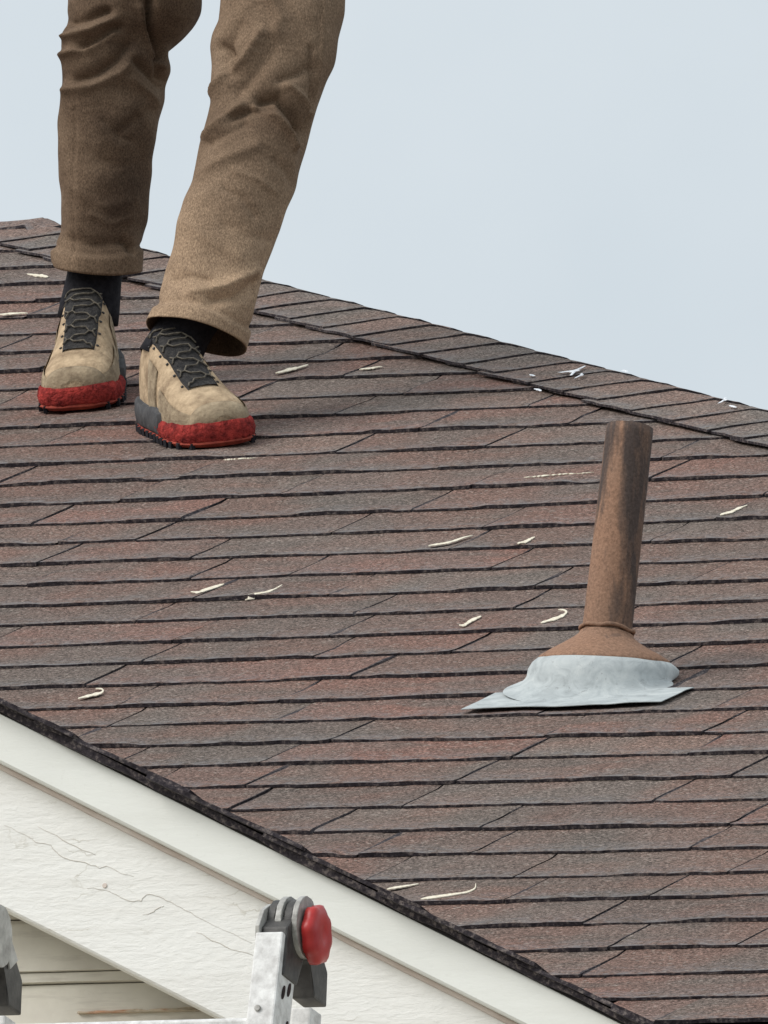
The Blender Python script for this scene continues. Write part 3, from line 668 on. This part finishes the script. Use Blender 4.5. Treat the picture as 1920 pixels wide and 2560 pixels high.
# ------------------------------------------------------------------ ladder
YL = -4.80
lean = np.array([0.0, 0.10, 1.0]); lean /= np.linalg.norm(lean)       # front rails lean towards the wall
leanR = np.array([0.0, -0.022, 1.0]); leanR /= np.linalg.norm(leanR)   # rear rails hang almost plumb
XX = np.array([1.0, 0, 0])
ladder = empty('ladder', (1.53, -5.4, GZ))
tag(ladder, 'scuffed white aluminium folding ladder with red hinge knob before the gable', 'ladder')
ztop = H - 2.013
def rail(name, x, ytop, zt, d, w_, dep, mat):
    dy = np.cross(d, XX); 
    if dy[1] < 0: dy = -dy
    L_ = (zt - GZ) / d[2]
    p0 = np.array([x, ytop, zt])
    return prism(name, rect(-w_ / 2, w_ / 2, 0, dep), p0, XX, dy, d, -L_, 0, mat, ladder, .0025), p0, dy
for side, xr in (('r', 1.6960), ('l', 1.2930)):
    fr, p0, dy = rail('rail', xr, YL, ztop, lean, .0360, .058, M_RAIL)
    # rail slots on its outer web and a rivet on its face
    for (t, q) in ((-.030, .020), (-.062, .040), (-.072, .022), (-.11, .045), (-.15, .022)):
        o_ = p0 + lean * t + dy * (.031 + (q - .031)) + XX * .0180
        prism('rail_slot', [(.010 * math.cos(a) * (1.0 if math.cos(a) > 0 else 1.0), .0042 * math.sin(a)) for a in np.linspace(0, 2 * math.pi, 12)[:-1]], o_, (lean + .25 * dy) / np.linalg.norm(lean + .25 * dy), np.cross((lean + .25 * dy) / np.linalg.norm(lean + .25 * dy), XX), XX, -.001, .0012, M_HOLE, fr)
    rv = p0 + lean * -.101 - dy * .0005 + XX * -.004
    prism('rivet', [(.0042 * math.cos(a), .0042 * math.sin(a)) for a in np.linspace(0, 2 * math.pi, 10)[:-1]], rv, XX, lean, dy, -.0025, .001, M_STEEL, fr, .0008)
    # rear rail
    rr, q0, dyr = rail('rail', xr + .004, YL + .118, H - 2.077, leanR, .026, .040, M_RAIL)
    for (t, q) in ((-.022, .034), (-.045, .014), (-.075, .030), (-.10, .014)):
        o_ = q0 + leanR * t + dyr * q + XX * .0130
        prism('rail_slot', [(.009 * math.cos(a), .004 * math.sin(a)) for a in np.linspace(0, 2 * math.pi, 12)[:-1]], o_, (leanR + .25 * dyr) / np.linalg.norm(leanR + .25 * dyr), np.cross((leanR + .25 * dyr) / np.linalg.norm(leanR + .25 * dyr), XX), XX, -.001, .0012, M_HOLE, rr)
    # hinge: sleeve into the front rail, sleeve into the rear rail, three steel discs on one axle
    hc = np.array([xr + .010, YL + .060, H - 1.992])
    circ = [(.039 * math.cos(a), .039 * math.sin(a)) for a in np.linspace(0, 2 * math.pi, 37)[:-1]]
    circ2 = [(.035 * math.cos(a), .035 * math.sin(a)) for a in np.linspace(0, 2 * math.pi, 37)[:-1]]
    ZZ = np.array([0, 0, 1.0])
    prism('hinge_disc', circ, hc, YV, ZZ, XX, .010, .017, M_STEEL, ladder, .0016)
    prism('hinge_disc', circ2, hc, YV, ZZ, XX, -.002, .009, M_PLAST, ladder, .0016)
    prism('hinge_disc', circ, hc, YV, ZZ, XX, -.012, -.004, M_STEEL, ladder, .0016)
    prism('hinge_disc', circ2, hc, YV, ZZ, XX, -.024, -.014, M_PLAST, ladder, .0016)
    prism('hinge_bracket', [(-.052, -.045), (-.058, -.012), (-.044, .012), (-.020, .026), (.004, .020), (-.012, -.045)], hc, YV, ZZ, XX, -.030, -.0245, M_STEEL, ladder, .0012)
    prism('hinge_sleeve', [(-.055, -.075), (-.050, -.012), (-.030, .006), (.010, .000), (.012, -.040), (-.004, -.075)], hc, YV, ZZ, XX, -.024, .0105, M_PLAST, ladder, .003)
    prism('hinge_sleeve', [(.058, -.0735), (.104, -.0735), (.100, -.030), (.055, .004), (.020, .016), (.010, -.006), (.040, -.036)], hc, YV, ZZ, XX, -.020, .0105, M_PLAST, ladder, .003)
    prism('hinge_plate', [(.046, -.030), (.070, -.012), (.040, .010), (.018, .004)], hc, YV, ZZ, XX, .0112, .0142, M_STEEL, ladder, .001)
    # red lock knob on the outer side
    kc = hc + np.array([0, .006, -.008]); bm = bmesh.new(); R_ = []
    sgn = 1
    for (t, r) in ((.018, .016), (.0188, .029), (.0200, .0345), (.0215, .0362), (.0290, .0368), (.0335, .0356), (.0362, .0315), (.0372, .026), (.0375, .012), (.0366, .009), (.0364, .003)):
        ring = []
        for k in range(36):
            a = 2 * math.pi * k / 36; rr_ = r * (1 + (.050 * math.cos(8 * a) if .03 < r else 0))
            ring.append(bm.verts.new(tuple(kc + XX * t * sgn + rr_ * (math.cos(a) * YV + math.sin(a) * ZZ))))
        R_.append(ring)
    for a, b in zip(R_[:-1], R_[1:]):
        for k in range(36): bm.faces.new((a[k], a[(k + 1) % 36], b[(k + 1) % 36], b[k]))
    bm.faces.new(R_[0]); bm.faces.new(R_[-1][::-1])
    if side == 'r': bm_obj('lock_knob', bm, M_KNOB, ladder, smooth=True)
    else: bm.free()
# rungs between the front rails
zr0 = H - 2.133; i = 0
while zr0 - i * .28 > GZ + .2:
    z_ = zr0 - i * .28; t = (z_ - ztop) / lean[2]
    c = np.array([1.4945, YL, ztop]) + lean * t + np.array([0, .028, 0])
    prism('rung', [(-.016, -.011), (.016, -.011), (.018, .008), (.012, .012), (-.012, .012), (-.018, .008)], c, YV, np.array([0, 0, 1.0]), XX, -.183, .183, M_RAIL, ladder, .002); i += 1
fix(ladder)

# ------------------------------------------------------------------ person on the roof (the picture shows trousers and shoes)
fw = np.array([FF[0], FF[1], 0.0]); fw /= np.linalg.norm(fw); rt_h = np.array([fw[1], -fw[0], 0.0])
def foot_frame(toe_px, ang):
    """toe tip on the roof, heading ang degrees from straight downhill towards +x"""
    u, v = roof_uv(toe_px, .0115); P = roof(u, v, .0115)
    a = math.radians(ang); dn = np.array([0, -CP, -SP])
    f = math.cos(a) * dn + math.sin(a) * np.array([1.0, 0, 0]); l = np.cross(NRM, f)
    return P, f, l
person = empty('person', tuple(roof(-.70, .95, .01)))
tag(person, 'person in brown work trousers and tan red-soled shoes standing on the roof', 'person')

SHX = [0.0, .012, .035, .07, .105, .14, .175, .21, .24, .265, .283, .295, .302]
SHW = [.016, .030, .0385, .0420, .0430, .0455, .0500, .0545, .0560, .0530, .0450, .0320, .0150]
SHT = [.085, .120, .136, .148, .150, .134, .112, .090, .077, .068, .060, .052, .044]
def shoe(toe_px, ang, mirror):
    P, f, l = foot_frame(toe_px, ang); SL = .302
    org = P - f * SL
    def pt(x, y, z): return org + f * x + l * y * mirror + NRM * z
    fx = np.linspace(0, SL, 44)
    W_ = np.interp(fx, SHX, SHW); T_ = np.interp(fx, SHX, SHT)
    ker = np.array([.25, .5, .25])
    W_[1:-1] = np.convolve(W_, ker, 'valid'); T_[1:-1] = np.convolve(T_, ker, 'valid')
    off = .006 * np.sin(np.clip(fx / SL, 0, 1) * math.pi)          # slight inward curve of the last
    def sect(i, th, grow=0.0, z0=.030):
        w_ = W_[i] + grow; h = T_[i] - z0 + grow
        c, s_ = math.cos(th), math.sin(th)
        e = .78 if fx[i] > .15 else .62
        return off[i] + w_ * math.copysign(abs(c) ** e, c), z0 + h * abs(s_) ** .85
    m = 29
    def shell(name, i0, i1, th0, th1, grow, mat, parent, z0=.030, close=True, jit=0.0):
        V, Fc = [], []
        for i in range(i0, i1):
            for k in range(m):
                th = th0 + (th1 - th0) * k / (m - 1); y, z = sect(i, th, grow + (random.uniform(-jit, jit) if jit else 0), z0); V.append(pt(fx[i], y, z))
        nI = i1 - i0
        for i in range(nI - 1):
            for k in range(m - 1): Fc.append((i * m + k, i * m + k + 1, (i + 1) * m + k + 1, (i + 1) * m + k))
        if close: Fc.append(tuple(range(m))[::-1]); Fc.append(tuple(range((nI - 1) * m, nI * m)))
        return mesh(name, V, Fc, mat, parent, smooth=True)
    up = shell('shoe', 0, 44, 0, math.pi, 0, M_SUEDE, person)
    # soles
    def slab(name, x0, x1, z0, z1, grow, mat, jit=0.0, wav=0.0):
        xs_ = np.linspace(x0, x1, 40); V, Fc = [], []; n = 40
        out_ = []
        for x in xs_: out_.append((x, np.interp(x, fx, W_) + grow, np.interp(x, fx, off)))
        loop = [(x, o_ + w_) for x, w_, o_ in out_] + [(x, o_ - w_) for x, w_, o_ in out_[::-1]]
        if x1 >= SL: loop = [(x + grow * .8 * max(0, (x - .24) / .06), y) for x, y in loop]
        if x0 <= 0: loop = [(x - grow * max(0, 1 - x / .03), y) for x, y in loop]
        q = len(loop); lev = [(z0, -.002), (z0 + .004, .0005), ((z0 + z1) / 2, .002), (z1 - .003, .0005), (z1, -.003)]
        cx = sum(p[0] for p in loop) / q
        edge_n = vnoise(q, 2.5, .0016 if jit > .001 else .0003)
        for (z, g_) in lev:
            for qi, (x, y) in enumerate(loop):
                o_ = np.interp(x, fx, off); sgn = 1 if y > o_ else -1
                zz_ = z + (wav * math.sin(x * 55) if z == z1 else 0)
                if z == z1: zz_ += edge_n[qi]
                if z == z1 and x > .2: zz_ += .004 * (x - .2) / .1
                V.append(pt(x + g_ * (1 if x > cx else -1) * .5 + random.uniform(-jit, jit), y + sgn * g_ + random.uniform(-jit, jit), zz_ + random.uniform(-jit, jit)))
        for a in range(len(lev) - 1):
            for k in range(q): Fc.append((a * q + k, a * q + (k + 1) % q, (a + 1) * q + (k + 1) % q, (a + 1) * q + k))
        Fc.append(tuple(range(q))[::-1]); Fc.append(tuple(range((len(lev) - 1) * q, len(lev) * q)))
        return mesh(name, V, Fc, mat, up, smooth=True)
    slab('outsole', 0, SL, 0.0, .009, .006, M_ORANGE, .0006)
    slab('midsole', .165, SL, .006, .031, .0068, M_RED, .0012)
    slab('heel_sole', 0, .185, .008, .044, .0080, M_GREYSOLE, .0004, .003)
    # toe band, heel collar
    i0 = int(np.searchsorted(fx, .165))
    for (a, b) in ((0.0, .50), (math.pi - .50, math.pi)):
        shell('toe_band', i0, 44, a, b, .0024, M_TOE, up, close=True, jit=.0004)
    nose = 40
    shell('toe_bumper', nose, 44, 0, math.pi, .0028, M_TOE, up)
    ic = int(np.searchsorted(fx, .105))
    shell('collar', 0, ic, .95, math.pi - .95, .0032, M_BLACK, up)
    # lace panel: dark tongue running down the instep
    j0, j1 = int(np.searchsorted(fx, .070)), int(np.searchsorted(fx, .226))
    V, Fc = [], []; q = 13
    for i in range(j0, j1 + 1):
        t = (i - j0) / (j1 - j0); half = .60 - .25 * t
        for k in range(q):
            th = math.pi / 2 - half + 2 * half * k / (q - 1); e = 0 if k in (0, q - 1) else .0030
            y, z = sect(i, th, e + random.uniform(-.0003, .0003)); V.append(pt(fx[i], y, z))
    nI = j1 - j0 + 1
    for i in range(nI - 1):
        for k in range(q - 1): Fc.append((i * q + k, i * q + k + 1, (i + 1) * q + k + 1, (i + 1) * q + k))
    mesh('tongue', V, Fc, M_MESH, up, smooth=True)
    for r in range(11):                                 # laces zig-zag over the tongue
        i = j0 + int((j1 - j0) * (.08 + .86 * r / 10)); t = (i - j0) / (j1 - j0); half = .48 - .20 * t
        pts = []
        for k in range(9):
            f_ = k / 8; di = int(round((f_ - .5) * (3 if r % 2 else -3))); ii = min(max(i + di, 0), 43)
            th = math.pi / 2 - half + 2 * half * f_; y, z = sect(ii, th, .0050 + .0012 * math.sin(f_ * math.pi) + random.uniform(-.0006, .0006)); pts.append(pt(fx[ii] + (f_ - .5) * .002, y, z))
        tube('lace', pts, .0014, M_LACE, up, 6)
    # eyelets beside the tongue, side overlay and tread lugs
    for r in range(6):
        i = j0 + int((j1 - j0) * (.14 + .78 * r / 5)); t = (i - j0) / (j1 - j0); half = .66 - .25 * t
        for sg in (-1, 1):
            y, z = sect(i, math.pi / 2 + sg * half, .0008); c_ = pt(fx[i], y, z); y2, z2 = sect(i, math.pi / 2 + sg * half, .01); nn = pt(fx[i], y2, z2) - c_; nn /= np.linalg.norm(nn)
            a_ = np.cross(nn, f); a_ /= np.linalg.norm(a_); b_ = np.cross(nn, a_)
            prism('eyelet', [(.0023 * math.cos(q_), .0023 * math.sin(q_)) for q_ in np.linspace(0, 2 * math.pi, 9)[:-1]], c_, a_, b_, nn, -.001, .0012, M_GREYSOLE, up)
    ia, ib = int(np.searchsorted(fx, .100)), int(np.searchsorted(fx, .150))
    for (a, b) in ((.05, .72), (math.pi - .72, math.pi - .05)): shell('side_overlay', ia, ib, a, b, .0022, M_TOE, up, jit=.0003)
    for x in np.linspace(.012, .285, 13):
        w_ = float(np.interp(x, fx, W_)) + .0065; o_ = float(np.interp(x, fx, off))
        for sg in (-1, 1):
            prism('tread_lug', rect(-.0062, .0062, -.004, .0025), pt(x, o_ + sg * w_, .0), f, l * sg * mirror, NRM, -.0045, .0065, M_BLACK, up, .0012)
    return up, pt
shoe_l, pt_l = shoe((188, 1024), 14, 1)
shoe_r, pt_r = shoe((566, 1112), 39, -1)
def sock(pt, top):
    A = pt(.072, .004, .10); B = np.asarray(top, float)
    bm_pts = [A + (B - A) * t for t in np.linspace(0, 1, 7)]
    return tube('sock', bm_pts, [.047, .046, .044, .042, .042, .044, .046], M_BLACK, person, 28)

# trousers: rings traced along each leg
LEG_L = [((172, -420), (470, -440)), ((172, -200), (490, -200)), ((172, -60), (505, -60)), ((172, 0), (505, 0)), ((170, 25), (500, 30)), ((172, 45), (488, 58)), ((168, 62), (468, 84)), ((156, 82), (446, 104)), ((150, 102), (424, 122)), ((149, 130), (419, 145)), ((149, 165), (421, 180)), ((149, 205), (416, 210)), ((149, 250), (407, 250)), ((148, 300), (399, 300)), ((148, 350), (393, 350)), ((148, 400), (383, 400)), ((148, 450), (374, 450)), ((149, 500), (369, 500)), ((151, 550), (366, 550)), ((150, 580), (357, 580)), ((141, 605), (354, 604)), ((135, 632), (353, 632)), ((137, 652), (351, 655)), ((144, 664), (349, 674))]
LEG_R = [((510, -420), (880, -440)), ((535, -200), (872, -200)), ((546, -60), (865, -60)), ((547, 0), (862, 0)), ((544, 55), (853, 46)), ((531, 87), (848, 85)), ((527, 118), (844, 118)), ((531, 165), (834, 170)), ((527, 218), (812, 225)), ((528, 258), (796, 264)), ((512, 307), (780, 315)), ((503, 350), (768, 360)), ((493, 400), (755, 405)), ((481, 455), (741, 463)), ((458, 503), (722, 515)), ((443, 555), (700, 575)), ((430, 615), (680, 625)), ((420, 665), (661, 678)), ((410, 711), (648, 740)), ((397, 755), (636, 790)), ((380, 790), (620, 840)), ((372, 808), (610, 872))]
def dist_poly(Q, poly):
    best = np.full(len(Q), 1e9)
    for a, b in zip(poly[:-1], poly[1:]):
        a, b = np.array(a, float), np.array(b, float); ab = b - a
        t = np.clip(((Q - a) @ ab) / (ab @ ab), 0, 1); best = np.minimum(best, np.linalg.norm(Q - (a + t[:, None] * ab), axis=1))
    return best
# folds: (line, depth in m (+ ridge, - crease), half width in px)
FOLD_L = [([(172, 58), (220, 44), (268, 26)], -.010, 12), ([(160, 92), (225, 78), (290, 50)], .009, 13), ([(205, 118), (250, 96), (292, 66)], -.011, 13), ([(152, 140), (220, 122), (285, 84)], .008, 12),
          ([(190, 198), (240, 182), (292, 148), (320, 110)], -.010, 16), ([(160, 225), (230, 215), (300, 185), (340, 140)], .006, 16), ([(374, -10), (378, 50), (386, 95), (402, 142)], -.020, 9), ([(352, 20), (366, 80), (384, 130), (408, 168)], .006, 8),
          ([(340, 150), (385, 190), (412, 218)], -.011, 14), ([(330, 200), (370, 235), (396, 262)], .005, 13), ([(395, 150), (405, 190), (418, 205)], -.008, 8), ([(300, 330), (350, 290), (390, 270)], -.004, 16),
          ([(170, 598), (230, 610), (300, 606)], -.006, 18), ([(310, 600), (325, 615), (330, 632)], -.007, 8), ([(180, 470), (260, 520), (340, 500)], .003, 26), ([(220, 380), (300, 420), (360, 400)], -.003, 26),
          ([(186, 240), (184, 400), (186, 560), (182, 640)], -.0016, 4), ([(260, 300), (300, 340), (330, 350)], -.003, 9), ([(230, 540), (280, 560), (330, 545)], .003, 10)]
FOLD_R = [([(575, 293), (622, 274), (668, 278)], -.011, 13), ([(650, 252), (694, 246), (738, 290), (766, 332)], -.017, 15), ([(636, 268), (690, 292), (724, 335), (736, 368)], .010, 10), ([(654, 80), (613, 145), (556, 190), (530, 236)], .009, 12),
          ([(552, 118), (578, 140), (570, 175)], -.010, 16), ([(600, 60), (580, 100), (556, 150)], -.006, 14), ([(690, 110), (640, 180), (590, 235)], -.006, 18), ([(700, 200), (745, 186), (770, 170)], -.006, 12), ([(720, 215), (760, 250), (780, 285)], .007, 10),
          ([(505, 342), (556, 296), (600, 262)], .007, 12), ([(520, 360), (570, 330), (610, 310)], -.006, 14), ([(500, 432), (560, 396), (640, 366)], .005, 16), ([(690, 400), (720, 430), (735, 470)], -.004, 16), ([(778, 120), (781, 220), (772, 325)], -.006, 6),
          ([(530, 752), (590, 742), (640, 706)], -.0075, 16), ([(480, 730), (560, 716), (640, 680)], .006, 14), ([(430, 700), (470, 690), (520, 700)], -.004, 14), ([(560, 560), (620, 590), (680, 600)], -.003, 24), ([(470, 560), (540, 610), (600, 640)], .003, 24), ([(660, -40), (700, 40), (690, 110)], .005, 18),
          ([(812, -40), (802, 120), (784, 300), (744, 450), (700, 560), (660, 660), (628, 790)], .0022, 5), ([(806, -40), (796, 120), (778, 300), (738, 450), (694, 560), (654, 660), (622, 790)], -.0020, 4), ([(560, 470), (610, 500), (640, 540)], -.003, 10), ([(590, 430), (650, 450), (690, 480)], .003, 9)]
trV, trF = [], []; trDust, trShade = [], []
HEMC = {}
def leg(rings, plane_pt, drift, folds, cuff, depth_k, hem_tilt, key):
    nr, seg = 240, 128
    yy = np.array([(a[1] + b[1]) / 2 for a, b in rings], float); tt = np.linspace(0, 1, len(rings))
    sp = np.r_[0, np.cumsum(np.abs(np.diff(yy)))]; T = np.linspace(0, sp[-1], nr)
    g_ = lambda c: np.interp(T, sp, [c(r) for r in rings])
    ker = np.array([1, 2, 3, 2, 1]) / 9.0
    def smooth(a): b = a.copy(); b[2:-2] = np.convolve(a, ker, 'valid'); return b
    lx, ly, rx, ry = (smooth(g_(c)) for c in (lambda r: r[0][0], lambda r: r[0][1], lambda r: r[1][0], lambda r: r[1][1]))
    base = len(trV)
    rg_ = np.random.default_rng(int(key * 10)); G = rg_.normal(0, 1, (26, 12)); G[:, -1] = G[:, 0]; Tm = T[-1]
    def swell(t, th):                               # irregular slack in the cloth
        a = t / Tm * 24.0; i = int(a); fr = a - i; fr = fr * fr * (3 - 2 * fr); row = G[i] * (1 - fr) + G[min(i + 1, 25)] * fr
        return .0013 * np.interp(th / (2 * math.pi) * 11, np.arange(12), row)
    for j in range(nr):
        hgt = max(0.0, (ly[-1] - ly[j]) / 1640)
        p0 = np.asarray(plane_pt) + fw * drift * hgt
        A = on_plane((lx[j], ly[j]), p0, fw); B = on_plane((rx[j], ry[j]), p0, fw)
        C_ = (A + B) / 2; ex = (B - A) / 2; a = np.linalg.norm(ex); exn = ex / a
        b = min(depth_k * a, .088)
        near_hem = max(0.0, 1 - (sp[-1] - T[j]) / 90.0)
        th = np.arange(seg) * 2 * math.pi / seg
        co, si = np.cos(th), np.sin(th)
        sq = .90
        X = np.sign(co) * np.abs(co) ** sq * a; Y = np.sign(si) * np.abs(si) ** sq * b      # Y < 0 faces the camera
        Pn = C_ + X[:, None] * exn + Y[:, None] * fw
        Pn[:, 2] += -(Y / b) * hem_tilt * near_hem
        Q = to_px(Pn)
        nrm = co[:, None] * exn * (b / a) + si[:, None] * fw; nrm /= np.linalg.norm(nrm, axis=1)[:, None]
        disp = np.zeros(seg)
        front = np.clip(-si * 2.2, 0, 1)
        for line, dep, hw in folds:
            d = dist_poly(Q, line); disp += 1.45 * dep * np.exp(-np.abs(d / (.88 * hw)) ** 1.35) * front
        disp += cuff(Q) 
        # loose cloth: slow irregular swelling
        disp += .0014 * np.sin(3 * th + T[j] * .013 + key) + .0011 * np.sin(5 * th - T[j] * .021 + 2 * key) + swell(T[j], th)
        Pn = Pn + nrm * disp[:, None]
        for p, q, f_ in zip(Pn, Q, front):
            trV.append(p)
            dust = min(1, max(0, (q[1] - (430 if key > 1 else 560)) / (330 if key > 1 else 160))) * (1.0 if key > 1 else .45) + (.22 if key > 1 else 0)
            trDust.append(min(1, dust))
            cloth_shade = math.exp(-((q[0] - 300) / 90) ** 2) * (.9 if 100 < q[1] < 640 else .5) if key < 1.5 else .25 * math.exp(-((q[1] - 250) / 120) ** 2)  # painted shade: strong on the left leg, faint around the right knee
            trShade.append(cloth_shade)
    for j in range(nr - 1):
        for k in range(seg): trF.append((base + j * seg + k, base + j * seg + (k + 1) % seg, base + (j + 1) * seg + (k + 1) % seg, base + (j + 1) * seg + k))
    # turned hem: the cloth runs back up inside
    last = base + (nr - 1) * seg; c = np.mean([trV[last + k] for k in range(seg)], axis=0)
    HEMC[key] = c
    prev = last
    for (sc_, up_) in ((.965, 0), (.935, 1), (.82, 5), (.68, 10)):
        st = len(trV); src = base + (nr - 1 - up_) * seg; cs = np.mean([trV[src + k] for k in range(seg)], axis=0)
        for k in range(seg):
            p = trV[src + k]; trV.append(cs + (p - cs) * sc_); trDust.append(0); trShade.append(1)
        for k in range(seg): trF.append((prev + k, prev + (k + 1) % seg, st + (k + 1) % seg, st + k))
        prev = st
    return base
def cuff_l(Q):
    yl = np.interp(Q[:, 0], [135, 175, 230, 290, 325, 352], [622, 634, 641, 640, 632, 622]); return .0046 * (1 / (1 + np.exp(-(Q[:, 1] - yl) / 1.6))) - .0022 * np.exp(-((Q[:, 1] - yl + 9) / 7) ** 2)
def cuff_r(Q):
    yl = np.interp(Q[:, 0], [380, 440, 500, 560, 615], [768, 756, 766, 792, 826]); return .0046 * (1 / (1 + np.exp(-(Q[:, 1] - yl) / 1.6))) - .0022 * np.exp(-((Q[:, 1] - yl + 9) / 7) ** 2)
ank_l = pt_l(.075, .003, .15); ank_r = pt_r(.075, .003, .15)
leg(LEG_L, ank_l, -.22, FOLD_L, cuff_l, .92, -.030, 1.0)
leg(LEG_R, ank_r, .22, FOLD_R, cuff_r, .88, .002, 2.0)
# seat of the trousers joins both legs above the frame
nl = 20; seg = 48; st = len(trV)
hipc = on_plane((520, -560), np.asarray(ank_l) * .5 + np.asarray(ank_r) * .5, fw)
for j in range(nl):
    t = j / (nl - 1); z_ = -.14 + .42 * t
    a = .19 * (1 - .15 * t) * (.72 + .28 * min(1, t * 3)); b = .145 * (1 - .12 * t) * (.6 + .4 * min(1, t * 3))
    for k in range(seg):
        th = 2 * math.pi * k / seg; trV.append(hipc + rt_h * a * math.cos(th) + fw * b * math.sin(th) + np.array([0, 0, z_])); trDust.append(0); trShade.append(.3)
for j in range(nl - 1):
    for k in range(seg): trF.append((st + j * seg + k, st + j * seg + (k + 1) % seg, st + (j + 1) * seg + (k + 1) % seg, st + (j + 1) * seg + k))
trF.append(tuple(range(st, st + seg))[::-1]); trF.append(tuple(range(st + (nl - 1) * seg, st + nl * seg)))
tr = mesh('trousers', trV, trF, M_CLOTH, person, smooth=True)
for nm, arr in (('dust', trDust), ('cloth_shade', trShade)):
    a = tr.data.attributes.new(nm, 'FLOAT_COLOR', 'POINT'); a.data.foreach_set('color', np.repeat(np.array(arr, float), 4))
sock(pt_l, HEMC[1.0] + np.array([0, 0, .05])); sock(pt_r, HEMC[2.0] + np.array([0, 0, .05]))
fix(person)
print('shingles', nsh, 'objects', len(bpy.data.objects))
